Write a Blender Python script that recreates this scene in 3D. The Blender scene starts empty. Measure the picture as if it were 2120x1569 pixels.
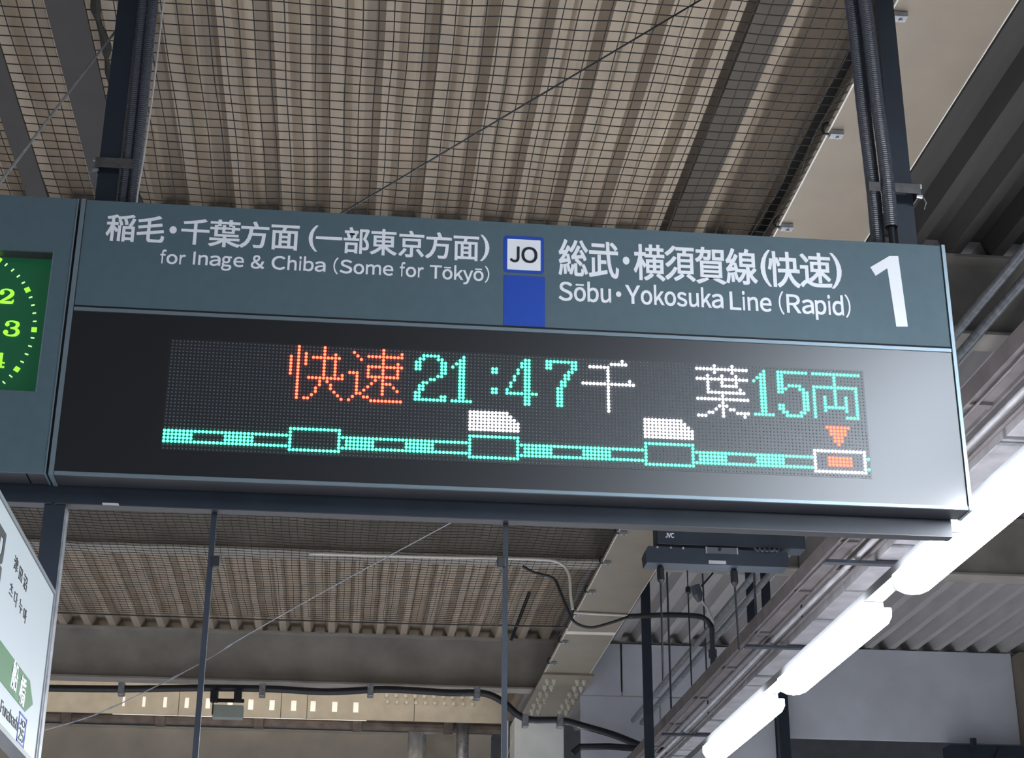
import bpy, bmesh, math, random
from mathutils import Matrix, Vector
random.seed(7)
S = bpy.context.scene
COL = S.collection

# ------------------------------------------------------------------ camera, world, light, exposure
cam_d = bpy.data.cameras.new('camera'); cam = bpy.data.objects.new('camera', cam_d); COL.objects.link(cam)
cam_d.sensor_width = 36.0; cam_d.lens = 3454.130 / 2120 * 36.0; cam_d.clip_start = 0.05; cam_d.clip_end = 200
_c = ((0.9948,-0.0450,-0.0910),(-0.1013,-0.3886,-0.9158),(0.0059,0.9203,-0.3912))
cam.matrix_world = Matrix(_c).to_4x4()
S.camera = cam
W = bpy.data.worlds.new('night'); S.world = W; W.use_nodes = True
W.node_tree.nodes['Background'].inputs[0].default_value = (0.80, 0.86, 1.0, 1)
W.node_tree.nodes['Background'].inputs[1].default_value = 0.10
S.view_settings.view_transform = 'Standard'; S.view_settings.look = 'None'
S.view_settings.gamma = 1.0; S.view_settings.exposure = 0.5; S.view_settings.use_curve_mapping = False
LAMP = 50.0            # radiance of the tube diffusers
ROWX, ROWZ = 1.80, 1.50
def area_row(name, x, z, ys, power, col=(0.93, 0.96, 1.0), sx=0.13, sy=1.2, rot=0.0):
    for y in ys:
        d = bpy.data.lights.new(name, 'AREA'); d.shape = 'RECTANGLE'; d.size = sx; d.size_y = sy
        d.energy = power; d.color = col
        o = bpy.data.objects.new(name, d); o.location = (x, y, z); o.rotation_euler = (0, rot, 0); COL.objects.link(o)
# the same row goes on over the photographer, and a second row hangs over the other platform edge
area_row('tube_lamp', ROWX, ROWZ, [1.55, 0.08, -1.45, -2.92], 68)
area_row('tube_lamp', -3.7, ROWZ, [-2.8, -0.4, 2.0, 4.4, 6.8, 9.2, 11.6], 210)
area_row('tube_lamp', ROWX, ROWZ, [9.3, 10.8, 12.3, 13.8, 15.3], 110)
area_row('tube_lamp', 5.2, ROWZ, [9.5, 11.5, 13.5], 150)  # unseen fill lamps added to brighten the far right roof
area_row('tube_lamp', -1.4, ROWZ, [9.5, 11.5, 13.5, 15.5], 110)  # unseen fill lamps added below the view for the far left bays
area_row('display_sheen_lamp', 3.05, 3.36, [-3.2, -1.9, -0.6, 0.7], 92, (.78, .88, 1.0))  # unseen row added to put a sheen on the display window
_d = bpy.data.lights.new('plate_fill_lamp', 'AREA'); _d.shape = 'RECTANGLE'; _d.size = 5.0; _d.size_y = .2; _d.energy = 10; _d.color = (1.0, .88, .72)  # unseen lamp added behind the far beam to brighten the cream plates
_o = bpy.data.objects.new('plate_fill_lamp', _d); _o.location = (-1.2, 15.1, 3.5); _o.rotation_euler = (math.radians(80), 0, 0); COL.objects.link(_o)

# ------------------------------------------------------------------ helpers
MATS = {}
def mat(name, col, rough=0.5, metal=0.0, var=0.12, scale=6.0, emit=None, es=0.0, spec=0.5, bump=0.0, stain=None, stretch=(1, 1, 1)):
    if name in MATS: return MATS[name]
    m = bpy.data.materials.new(name); m.use_nodes = True; nt = m.node_tree; b = nt.nodes['Principled BSDF']
    b.inputs['Roughness'].default_value = rough; b.inputs['Metallic'].default_value = metal
    b.inputs['Specular IOR Level'].default_value = spec
    c = (*col, 1)
    if var > 0:
        tc = nt.nodes.new('ShaderNodeTexCoord'); mp = nt.nodes.new('ShaderNodeMapping'); mp.inputs['Scale'].default_value = stretch
        n = nt.nodes.new('ShaderNodeTexNoise')
        n.inputs['Scale'].default_value = scale; n.inputs['Detail'].default_value = 5
        r = nt.nodes.new('ShaderNodeValToRGB')
        r.color_ramp.elements[0].position = 0.3; r.color_ramp.elements[1].position = 0.72
        lo = stain if stain else tuple(x * (1 - var) for x in col)
        r.color_ramp.elements[0].color = (*lo, 1); r.color_ramp.elements[1].color = (*[min(1, x * (1 + var * .5)) for x in col], 1)
        nt.links.new(tc.outputs['Object'], mp.inputs[0]); nt.links.new(mp.outputs[0], n.inputs['Vector'])
        nt.links.new(n.outputs['Fac'], r.inputs[0]); nt.links.new(r.outputs[0], b.inputs['Base Color'])
        if bump > 0:
            bp = nt.nodes.new('ShaderNodeBump'); bp.inputs['Strength'].default_value = bump; bp.inputs['Distance'].default_value = 0.01
            nt.links.new(n.outputs['Fac'], bp.inputs['Height']); nt.links.new(bp.outputs[0], b.inputs['Normal'])
    else:
        b.inputs['Base Color'].default_value = c
    if emit:
        b.inputs['Emission Color'].default_value = (*emit, 1); b.inputs['Emission Strength'].default_value = es
    MATS[name] = m
    return m

def new(name, bm, m, parent=None, smooth=False, kind=None, label=None):
    me = bpy.data.meshes.new(name)
    if isinstance(bm, bpy.types.Mesh): me = bm
    else:
        bm.to_mesh(me); bm.free()
    if m is not None and not me.materials: me.materials.append(m)
    if smooth:
        for p in me.polygons: p.use_smooth = True
    o = bpy.data.objects.new(name, me); COL.objects.link(o)
    if parent: o.parent = parent
    if kind: o['kind'] = kind
    if label: o['label'] = label
    return o
def root(name, loc, label, cat, group=None, kind=None):
    o = bpy.data.objects.new(name, None); COL.objects.link(o); o.location = Vector(loc)*U; o.empty_display_size = .05
    o['label'] = label; o['category'] = cat
    if group: o['group'] = group
    if kind: o['kind'] = kind
    ROOTS[o.name] = Vector(loc)
    return o
ROOTS = {}
def tag(o, label, cat, group=None):
    o['label'] = label; o['category'] = cat
    if group: o['group'] = group
    return o
def fix(o):      # parts are modelled in world coordinates: bring them into the frame of their empty
    p = o.parent; off = Vector((0, 0, 0))
    while p: off += p.location; p = p.parent
    o.location -= off
def part(name, bm, m, parent, smooth=False, label=None, kind=None):
    o = new(name, bm, m, parent, smooth, kind, label)
    t = parent
    while t.parent: t = t.parent
    if parent.type == 'EMPTY' or parent == t: o.location = -Vector(t.location)
    return o
U = 1.0          # scale about the camera at the origin: 1 for the sign and lamps, ROOF_SCALE for the roof, pipes and far parts
ROOF_SCALE = 1.07  # enlarges the whole roof about the camera so the right post clears the girder
def B(): return bmesh.new()
def box(bm, x0, x1, y0, y1, z0, z1, bev=0.0):
    x0, x1, y0, y1, z0, z1, bev = [q*U for q in (x0, x1, y0, y1, z0, z1, bev)]
    vs = [bm.verts.new(p) for p in ((x0,y0,z0),(x1,y0,z0),(x1,y1,z0),(x0,y1,z0),(x0,y0,z1),(x1,y0,z1),(x1,y1,z1),(x0,y1,z1))]
    fs = [bm.faces.new([vs[i] for i in f]) for f in ((3,2,1,0),(4,5,6,7),(0,1,5,4),(1,2,6,5),(2,3,7,6),(3,0,4,7))]
    if bev > 0:
        es = list({e for f in fs for e in f.edges})
        bmesh.ops.bevel(bm, geom=es, offset=bev, segments=2, affect='EDGES', profile=0.5)
    return bm
def prism(bm, pts, axis, a, b):      # polygon (u,v) extruded along axis between a and b
    def P(u, v, w):
        u, v, w = u*U, v*U, w*U
        return (w, u, v) if axis == 'X' else ((u, w, v) if axis == 'Y' else (u, v, w))
    A = [bm.verts.new(P(u, v, a)) for u, v in pts]; Bv = [bm.verts.new(P(u, v, b)) for u, v in pts]
    n = len(pts)
    f1 = bm.faces.new(A); f2 = bm.faces.new(Bv[::-1])
    for i in range(n): bm.faces.new((A[i], Bv[i], Bv[(i+1) % n], A[(i+1) % n]))
    bmesh.ops.recalc_face_normals(bm, faces=bm.faces)
    return bm
def tube(bm, pts, r, n=8, rf=None, caps=True):
    pts = [Vector(p)*U for p in pts]; rings = []
    up = Vector((0.31, 0.22, 0.92)).normalized()
    for i, p in enumerate(pts):
        d = (pts[min(i+1, len(pts)-1)] - pts[max(i-1, 0)]).normalized()
        u = up if abs(d.dot(up)) < 0.95 else Vector((1, 0, 0))
        a = d.cross(u).normalized(); b = d.cross(a)
        rr = (rf(i) if rf else r)*U
        rings.append([bm.verts.new(p + (a * math.cos(t) + b * math.sin(t)) * rr) for t in [2*math.pi*k/n for k in range(n)]])
    for i in range(len(rings)-1):
        for k in range(n): bm.faces.new((rings[i][k], rings[i][(k+1) % n], rings[i+1][(k+1) % n], rings[i+1][k]))
    if caps and n > 2:
        bm.faces.new(rings[0][::-1]); bm.faces.new(rings[-1])
    return bm
def smoothpts(pts, sub=8):
    P = [Vector(p) for p in pts]; out = []
    for i in range(len(P)-1):
        p0 = P[max(i-1, 0)]; p1 = P[i]; p2 = P[i+1]; p3 = P[min(i+2, len(P)-1)]
        for k in range(sub):
            t = k / sub
            out.append(0.5*((2*p1)+(p2-p0)*t+(2*p0-5*p1+4*p2-p3)*t*t+(3*p1-p0-3*p2+p3)*t**3))
    out.append(P[-1]); return out
def cyl(bm, c, axis, r, h, n=12, r2=None):
    d = Vector(axis).normalized(); c = Vector(c)
    return tube(bm, [c, c + d*h], r, n, rf=(lambda i: r if i == 0 else (r2 if r2 is not None else r)))

def glyphs(txt, off=0.0, ext=0.02, space=1.0):
    c = bpy.data.curves.new('t', 'FONT'); c.body = txt; c.offset = off; c.extrude = ext; c.resolution_u = 4; c.space_character = space
    o = bpy.data.objects.new('t', c); COL.objects.link(o); bpy.context.view_layer.update()
    me = bpy.data.meshes.new_from_object(o.evaluated_get(bpy.context.evaluated_depsgraph_get()))
    me.materials.clear()
    bpy.data.objects.remove(o); bpy.data.curves.remove(c)
    return me
def text_part(name, items, plane, m, parent, off=0.0, thick=0.0012, label=None, kind=None):
    """items: (string, (u0,u1,z0,z1), mode) mode 'ink' fits ink box; 'em' fits em square; 'base' u box ink, z box baseline..cap"""
    bm = B()
    for s, bb, mode in items:
        bold = off > .012 and s not in '()●'
        me = glyphs(s, .006 if bold or s in '()' else off)
        xs = [v.co.x for v in me.vertices]; ys = [v.co.y for v in me.vertices]
        x0, x1, y0, y1 = min(xs), max(xs), min(ys), max(ys)
        if mode == 'em': x0, x1, y0, y1 = 0.03, 0.97, -0.09, 0.85
        if mode == 'base': y0, y1 = 0.0, 0.729
        if mode == 'wid': y0, y1 = -0.09, 0.85
        u0, u1, z0, z1 = bb
        zs = max(v.co.z for v in me.vertices) or 1
        for v in me.vertices:
            u = u0 + (v.co.x - x0) / (x1 - x0) * (u1 - u0); z = z0 + (v.co.y - y0) / (y1 - y0) * (z1 - z0)
            w = v.co.z / zs * thick
            v.co = (u, plane[1] - w, z) if plane[0] == 'Y' else (plane[1] + w, u, z)
        if bold:
            a, b = (x1-x0) and (u1-u0)/(x1-x0)*off*.62, (z1-z0)/(y1-y0)*off*.42
            base = [v.co.copy() for v in me.vertices]
            for sx, sz, dd in ((-1, -1, .98), (1, -1, 1.0), (-1, 1, .96), (1, 1, .94)):
                for v, c in zip(me.vertices, base):
                    if plane[0] == 'Y': v.co = (c.x+sx*a, plane[1]+(c.y-plane[1])*dd, c.z+sz*b)
                    else: v.co = (plane[1]+(c.x-plane[1])*dd, c.y+sx*a, c.z+sz*b)
                bm.from_mesh(me)
        else: bm.from_mesh(me)
        bpy.data.meshes.remove(me)
    return part(name, bm, m, parent, label=label, kind=kind)
HV = {'a': (556, 36, 530), 'b': (556, 58, 517), 'c': (500, 30, 477), 'd': (556, 35, 499), 'e': (556, 40, 516), 'f': (278, 14, 262), 'g': (556, 40, 499), 'h': (556, 77, 491),
      'i': (222, 67, 155), 'k': (500, 67, 501), 'm': (833, 65, 769), 'n': (556, 65, 491), 'o': (556, 35, 521), 'p': (556, 58, 517), 'r': (333, 77, 332), 's': (500, 32, 464), 'u': (556, 68, 489),
      'y': (500, 11, 489), 'C': (722, 44, 681), 'I': (278, 91, 188), 'J': (500, 17, 428), 'L': (556, 76, 537), 'O': (778, 39, 739), 'R': (722, 88, 684), 'S': (667, 49, 620), 'T': (611, 14, 597),
      'Y': (667, 14, 653), 'V': (667, 20, 647), 'F': (611, 86, 583), '&': (667, 44, 645), '(': (333, 68, 299), ')': (333, 34, 265), ' ': (278, 0, 0), '2': (556, 26, 507), '5': (556, 32, 514)}
def latin_part(name, items, plane, m, parent, off=0.0, thick=0.0012, label=None):
    """items: (string, (u0,u1,z0,z1)): ink width u0..u1, z0 baseline, z1 cap height; widths follow a grotesque typeface"""
    bm = B(); cache = {}
    for s, (u0, u1, z0, z1) in items:
        s2 = s.replace('\u014d', 'o'); adv = [HV[c][0] for c in s2]
        lo = HV[s2[0]][1]; hi = sum(adv[:-1]) + HV[s2[-1]][2]; k = (u1-u0) / (hi-lo); vs = (z1-z0) / .733
        x = -lo
        for c, c2, ad in zip(s, s2, adv):
            if c2 != ' ':
                fw = chr(ord(c2) + 0xFEE0)
                if c2 == 'I':
                    g0, g1 = u0 + (x + 88)*k, u0 + (x + 191)*k
                    box(bm, g0, g1, plane[1]-thick, plane[1], z0, z0 + .733*vs); x += ad; continue
                me = glyphs(fw, .004)
                xs = [v.co.x for v in me.vertices]; x0, x1 = min(xs), max(xs); zs = max(v.co.z for v in me.vertices)
                g0, g1 = u0 + (x + HV[c2][1])*k, u0 + (x + HV[c2][2])*k
                for v in me.vertices:
                    u = g0 + (v.co.x-x0)/(x1-x0)*(g1-g0); z = z0 + v.co.y*vs; w = v.co.z/zs*thick
                    v.co = Vector((u, plane[1]-w, z) if plane[0] == 'Y' else (plane[1]+w, u, z))*U
                wt = 0.0 if c2 in '()' else off
                a_, b__ = vs*wt*.55, vs*wt*.40; base = [v.co.copy() for v in me.vertices]
                for sx, sz, dd in (((-1, -1, .98), (1, -1, 1.0), (-1, 1, .96), (1, 1, .94)) if wt > .005 else ((0, 0, 1.0),)):
                    for v, q in zip(me.vertices, base):
                        if plane[0] == 'Y': v.co = (q.x+sx*a_*U, plane[1]*U+(q.y-plane[1]*U)*dd, q.z+sz*b__*U)
                        else: v.co = (plane[1]+(q.x-plane[1])*dd, q.y+sx*a_, q.z+sz*b__)
                    bm.from_mesh(me)
                bpy.data.meshes.remove(me)
                if c != c2:
                    a, b_ = g0 + (g1-g0)*.14, g1 - (g1-g0)*.14; h0, h1 = z0 + .62*vs, z0 + .685*vs
                    box(bm, a, b_, plane[1]-thick, plane[1], h0, h1)
            x += ad
    return part(name, bm, m, parent, label=label)
def ribbon(bm, pts, y, t=0.002, sub=6):      # variable-width flat stroke in the XZ plane; pts (x,z,width)
    P = smoothpts([(a, c, w) for a, c, w in pts], sub)
    L = []; R = []
    for i, p in enumerate(P):
        q = P[min(i+1, len(P)-1)] - P[max(i-1, 0)]; q.z = 0; q.normalize(); n = Vector((-q.y, q.x, 0)) * (p.z/2)
        L.append((p.x+n.x, p.y+n.y)); R.append((p.x-n.x, p.y-n.y))
    prev = None
    for l, r_ in zip(L, R):
        cur = [bm.verts.new((l[0], y-t, l[1])), bm.verts.new((r_[0], y-t, r_[1]))]
        if prev: bm.faces.new((prev[0], prev[1], cur[1], cur[0]))
        prev = cur

# ------------------------------------------------------------------ materials
m_deckL = mat('cream_deck_paint', (0.370, 0.305, 0.235), .62, var=.22, scale=3.0, stretch=(3, .6, 3))
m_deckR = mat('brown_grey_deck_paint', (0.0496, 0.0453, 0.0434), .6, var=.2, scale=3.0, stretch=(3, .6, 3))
m_deckP = mat('glare_lightened_deck', (0.3900, 0.3750, 0.3750), .6, var=.15, scale=3.0, stretch=(3, .6, 3))  # right deck lightened on the farther bays, lamp glare put into its colour
m_beam = mat('grey_beam_paint', (0.3168, 0.2938, 0.2650), .6, var=.25, scale=4.0)
m_beamfar = mat('cream_beam_paint', (0.4845, 0.4318, 0.3587), .6, var=.18, scale=3.0)
m_cream = mat('cream_girder_paint', (0.198, 0.164, 0.127), .5, var=.10, scale=5.0)
m_edge = mat('pale_edge_paint', (0.600, 0.570, 0.510), .5, var=.08)
m_grey = mat('sign_grey_paint', (0.090, 0.140, 0.166), .55, var=.05, scale=30, spec=.35)
m_alu = mat('sign_aluminium_trim', (0.20, 0.26, 0.30), .38, .35, var=.05, scale=20)
m_under = mat('sign_underside_paint', (0.0413, 0.0435, 0.0525), .5, var=.1)
m_navy = mat('navy_steel_paint', (0.018, 0.026, 0.040), .5, var=.15, scale=12, spec=.4)
m_black = mat('black_gap', (0.004, 0.005, 0.007), .7, var=0)
m_panel = mat('display_black_acrylic', (0.004, 0.005, 0.008), .35, var=0.0, spec=.9)
m_white = mat('white_lettering', (0.86, 0.88, 0.92), .6, var=0)
m_blue = mat('line_blue', (0.006, 0.060, 0.42), .5, var=.04, scale=20)
m_ink = mat('black_ink', (0.008, 0.010, 0.014), .5, var=0)
m_conduit = mat('corrugated_conduit_plastic', (0.055, 0.062, 0.080), .34, var=.1, scale=40, spec=.6)
m_galv = mat('galvanised_steel', (0.34, 0.36, 0.39), .42, .6, var=.35, scale=30)
m_cable = mat('black_cable', (0.012, 0.013, 0.017), .45, var=.1)
m_net = mat('dark_net_cord', (0.0084, 0.0070, 0.0049), .8, var=.1)
m_lamp = mat('lit_diffuser', (.9, .9, .9), .5, var=0, emit=(0.95, 0.97, 1.0), es=LAMP)
m_lampbody = mat('white_lamp_body', (0.390, 0.400, 0.420), .45, var=.04)
m_board = mat('white_backlit_board', (0.27, 0.31, 0.34), .4, var=0.02, emit=(0.80, 0.90, 1.0), es=.16)
m_green = mat('green_band', (0.008, 0.085, 0.022), .5, var=.03, emit=(0.03, 0.28, 0.07), es=.14)
m_rail = mat('pale_tray_paint', (0.42, 0.41, 0.44), .5, .2, var=.25, scale=9)
m_brown = mat('brown_duct_paint', (0.150, 0.132, 0.138), .55, var=.3, scale=9)
m_fascia = mat('grey_fascia_paint', (0.5712, 0.5920, 0.6480), .55, var=.12, scale=2.5)
m_rust = mat('rusty_pipe', (0.182, 0.140, 0.115), .75, var=.4, scale=9, bump=.3)
m_floor = mat('platform_asphalt', (0.16, 0.16, 0.165), .8, var=.15, scale=3)

# ------------------------------------------------------------------ setting: platform floor and folded-plate ceiling
new('floor', box(B(), -9, 9, -8, 22, -1.75, -1.60), m_floor, kind='structure')
U = ROOF_SCALE
NET_Z, FL_Z, BM_Z, DK_Z = 3.055, 3.05, 3.10, 3.50
BEAM_Y = (6.55, 10.20, 13.80, 17.45)
new('wall_back', box(B(), -12, 12, 20.0, 20.1, -1.6, 5.0), mat('back_wall_paint', (.14, .145, .155), .7, var=.15), kind='structure')
ceiling = bpy.data.objects.new('ceiling', None); COL.objects.link(ceiling); ceiling['kind'] = 'structure'
ceiling.location = (0, 0, 0)
def rib_mesh(L):
    bm = B(); p = 0.2
    prof = [(-.04, .084), (0, .084), (.032, 0.0), (.086, 0.0), (.118, .084), (.16, .084)]
    top = [(a, c + .003) for a, c in prof]
    prism(bm, prof + top[::-1], 'Y', 0, L)
    me = bpy.data.meshes.new('deck_rib'); bm.to_mesh(me); bm.free(); return me
bays = [(0.6, 6.55), (6.55, 10.2), (10.2, 13.8), (13.8, 17.6)]
RIBL = [rib_mesh(b - a) for a, b in bays]
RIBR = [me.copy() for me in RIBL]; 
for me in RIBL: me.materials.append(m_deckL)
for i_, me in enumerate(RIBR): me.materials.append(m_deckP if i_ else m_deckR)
for bi, (a, b) in enumerate(bays):
    lo = (-11, -13, -19, -22)[bi]; hi = (22, 27, 34, 38)[bi]
    for k in range(lo, hi):
        x = 0.004 + 0.2 * k
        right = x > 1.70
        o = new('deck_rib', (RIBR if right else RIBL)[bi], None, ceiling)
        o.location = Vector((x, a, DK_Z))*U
# dark seam where two deck sheets meet beside the girder
sm = new('deck_seam', box(B(), 1.325, 1.440, 0.6, 6.5, DK_Z - .022, DK_Z - .001), mat('dark_seam_paint', (.075, .060, .046), .6), ceiling)

def ibeam(name, y, x0, x1, z0, z1, m, label, fw=.18):
    r = root(name, (0.5*(x0+x1), y, z0), label, 'beam')
    part('web', box(B(), x0, x1, y-.008, y+.008, z0+.014, z1-.014), m, r)
    part('bottom_flange', box(B(), x0, x1, y-fw/2, y+fw/2, z0, z0+.014), m, r)
    part('top_flange', box(B(), x0, x1, y-fw/2, y+fw/2, z1-.014, z1-.001), m, r)
    return r
ibeam('roof_beam', 6.60, -2.6, 7.0, BM_Z, DK_Z, m_beam, 'dark grey cross beam under the roof, just right of the platform number sign')
ibeam('roof_beam', 10.25, -4.0, 7.5, BM_Z, DK_Z, m_beam, 'grey cross beam seen just below the sign, behind the black twin bars')
b13 = ibeam('roof_beam', 13.85, -5.0, 8.5, BM_Z-.03, DK_Z, m_beam, 'dark cross beam at the far end of the bird net, black cable along its foot')
bst = B()
b17 = ibeam('roof_beam', 17.60, -6.0, 1.55, 2.35, DK_Z-.085, m_beamfar, 'cream cross beam farthest away, at the bottom left of the view')

# wide cream girder along the platform, with splice plates and net clips
gx0, gx1 = 1.578, 1.935
g = root('roof_girder', (1.75, 8.0, FL_Z), 'wide cream girder running away under the roof, bird net clipped to its left edge', 'girder')
part('bottom_flange', box(B(), gx0, gx1, 0.6, 14.72, FL_Z, FL_Z+.016), m_cream, g)
part('flange_edge', box(B(), gx0-.006, gx0-.0005, 0.6, 14.72, FL_Z-.002, FL_Z+.020), m_edge, g)
part('flange_edge', box(B(), gx1+.0005, gx1+.005, 0.6, 14.72, FL_Z-.001, FL_Z+.018), m_edge, g)
part('web', box(B(), 1.745, 1.765, 0.6, 14.6, FL_Z+.017, DK_Z-.03), m_cream, g)
sp = part('splice_plate', box(B(), gx0-.02, gx1+.035, 13.05, 14.66, FL_Z-.018, FL_Z-.001), m_cream, g, label='paler plate bolted under the girder end')
for side in (0, 1):
    for row in (0, 1):
        for k in range(6):
            x = gx0 + .035 + row*.055 + side*(.245) + (k % 2)*.008; y = 13.22 + k*.235
            bb_ = B(); cyl(bb_, (x, y, FL_Z-.018), (0, 0, -1), .019, .022, 6); cyl(bb_, (x, y, FL_Z-.040), (0, 0, -1), .010, .022, 8)
            part('bolt', bb_, m_edge, g)
part('joint_strip', box(B(), gx0, gx1, 11.72, 11.80, FL_Z-.006, FL_Z-.0005), m_edge, g)

# bird net
def net():
    bm = B(); x0, x1, y0, y1 = -2.75, gx0-.004, 2.4, 11.55
    cx, cy = .0475, .0535
    nx = int((x1-x0)/cx); ny = int((y1-y0)/cy)
    def P(i, j):
        x = x1 - i*cx; y = y0 + j*cy
        edge = min(1.0, i/6.0)
        ph = math.sin(j*math.pi*2/13.0)
        dx = .0022*math.sin(j*.42+i*.13)*edge + .003*math.sin(j*.09+i*.35) + (1-edge)*.016*(1-math.cos(j*math.pi*2/15))
        dz = .006*math.sin(i*.21+1)*math.sin(j*.13) + .0015*math.sin(i*.9+j*.5)
        dy = .004*math.sin(i*.23+j*.21) + .0015*math.sin(i*1.7)
        if i == 0: dz = 0
        return Vector((x+dx*(1 if i else 0), y+dy, NET_Z - .02 + dz*edge + (.022 if i == 0 else 0)))
    G = [[P(i, j) for j in range(ny+1)] for i in range(nx+1)]
    r = .0018
    def line(pts):
        prev = None
        for p in pts:
            cur = [bm.verts.new((p + Vector(q))*U) for q in OFF]
            if prev:
                for k in range(3): bm.faces.new((prev[k], prev[(k+1) % 3], cur[(k+1) % 3], cur[k]))
            prev = cur
    OFF = [(r, 0, -r*.6), (-r, 0, -r*.6), (0, 0, r*1.1)]
    for i in range(nx+1): line(G[i])
    OFF = [(0, r, -r*.6), (0, -r, -r*.6), (0, 0, r*1.1)]
    for j in range(ny+1): line([G[i][j] for i in range(nx+1)])
    return bm
n = net(); no = new('bird_net', n, m_net, kind='stuff')
tag(no, 'fine dark square-mesh bird net stretched under the ribbed roof left of the girder', 'net')
tag(new('net_rope', tube(B(), [(-2.8, 11.55, NET_Z-.035), (-1, 11.56, NET_Z-.038), (.4, 11.55, NET_Z-.036), (1.57, 11.6, NET_Z-.012)], .005, 6), m_cable),
    'thin black rope along the far edge of the bird net', 'rope')
# net clips on the girder edge
clipY = [(1.5918,4.1450,3.0500)[1], (1.5856,4.8371,3.0500)[1], (1.5891,5.5175,3.0500)[1], (1.5829,9.3705,3.0500)[1], (1.5849,9.9873,3.0500)[1], (1.5838,10.6554,3.0500)[1], (1.5713,11.2243,3.0500)[1], (1.5833,12.0187,3.0500)[1], (1.5877,12.6919,3.0500)[1]]
clipL = ['net clip on the girder edge at the very top, right of the right sign post', 'net clip on the girder edge midway above the sign, left of the right sign post', 'net clip on the girder edge just above the sign top',
         'net clip on the girder edge immediately under the sign beam', 'second net clip down the girder edge below the sign', 'third net clip down the girder edge below the sign', 'net clip where the pale conduits meet the girder edge',
         'net clip just past the pale cross conduit on the girder edge', 'farthest net clip on the girder edge, before the bolted plate']
def clip_meshes():
    a = box(B(), 0, .045, -.016, .016, -.020, -.003); prof = B()
    box(prof, -.012, -.004, -.016, .016, -.020, .012); box(prof, 0.036, .045, -.016, .016, -.012, -.003)
    cyl(a, (.026, 0, -.020), (0, 0, -1), .006, .008, 8)
    a2 = bpy.data.meshes.new('clip_body'); a.to_mesh(a2); a.free(); a2.materials.append(m_galv)
    h = B(); tube(h, [(-.004, 0, -.012), (-.020, 0, -.012), (-.026, 0, .004), (-.020, 0, .026), (-.004, 0, .034)], .0055, 6)
    prof.free(); h2 = bpy.data.meshes.new('clip_hook'); h.to_mesh(h2); h.free(); h2.materials.append(m_cable)
    return a2, h2
cb, ch = clip_meshes()
for i, y in enumerate(clipY):
    r = root('net_clip', (gx0, y, FL_Z), clipL[i], 'clip', 'net clips along the girder edge')
    o = new('clip_body', cb, None, r); o = new('hook', ch, None, r)

# dark steel members above the net, far left
for (xa, xb, z0, z1, lab) in ((-1.232, -1.158, 3.10, 3.16, 'narrow dark steel member over the net at the far left of the roof'),
                              (-0.985, -0.868, 3.10, 3.20, 'wide dark steel member over the net beside the left sign post')):
    z0 = NET_Z - .085; z1 = NET_Z - .045
    r = root('steel_member', (0.5*(xa+xb), 4.5, z0), lab.replace('over', 'under'), 'beam')
    part('bottom_plate', box(B(), xa, xb, 1.5, 6.62, z0, z0+.012), mat('dark_member_paint', (.024, .021, .020), .6, var=.2), r)
    part('web', box(B(), 0.5*(xa+xb)-.006, 0.5*(xa+xb)+.006, 1.5, 6.62, z0+.0125, z0+.03), mat('dark_member_paint', (.024, .021, .020)), r)
seam = B(); pts = []
for k in range(46):
    y = 3.4 + k*.07
    pts.append((-.842 + .006*math.sin(k*1.7), y, NET_Z-.055 + .004*math.sin(k*2.3)))
tube(seam, pts, .012, 6, rf=lambda i: .013 + .007*math.sin(i*2.1))
tag(new('net_seam_rope', seam, m_net), 'knotted black rope lacing the net beside the left sign post', 'rope')

U = 1.0
# ------------------------------------------------------------------ the departure sign
D = 4.192; BK = 4.278
XL, XR, ZT, ZB, ZM = -.793, 1.684, 2.276, 1.462, 1.948
sign = root('departure_sign', (0.44, D, ZB), 'long grey hanging departure sign with lit dot-matrix text and a white 1', 'sign')
part('housing', box(B(), XL+.004, XR-.004, D+.004, BK, ZB+.001, ZT-.001), m_under, sign)
part('header_panel', box(B(), XL+.014, XR-.013, D-.001, D+.0035, ZM+.003, ZT-.001), m_grey, sign, label='grey top panel carrying white lettering')
fr = B()
part('side_trim', box(B(), XL, XL+.012, D-.006, BK+.001, ZB-.002, ZT), m_alu, sign)
part('side_trim', box(B(), XR-.010, XR, D-.006, BK+.001, ZB-.002, ZT), m_alu, sign)
part('divider', box(B(), XL+.014, XR-.012, D-.0035, D+.003, ZM-.014, ZM-.004), m_alu, sign)
part('shadow_gap', box(B(), XL+.014, XR-.012, D, D+.003, ZM-.0035, ZM+.0025), m_black, sign)
part('bottom_trim', box(B(), XL+.014, XR-.012, D-.004, D+.003, ZB, ZB+.009), m_alu, sign)
dp = part('display_panel', box(B(), XL+.0135, XR-.0125, D+.0002, D+.0035, ZB+.0095, ZM-.0145), m_panel, sign, label='glossy black display window')
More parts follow.
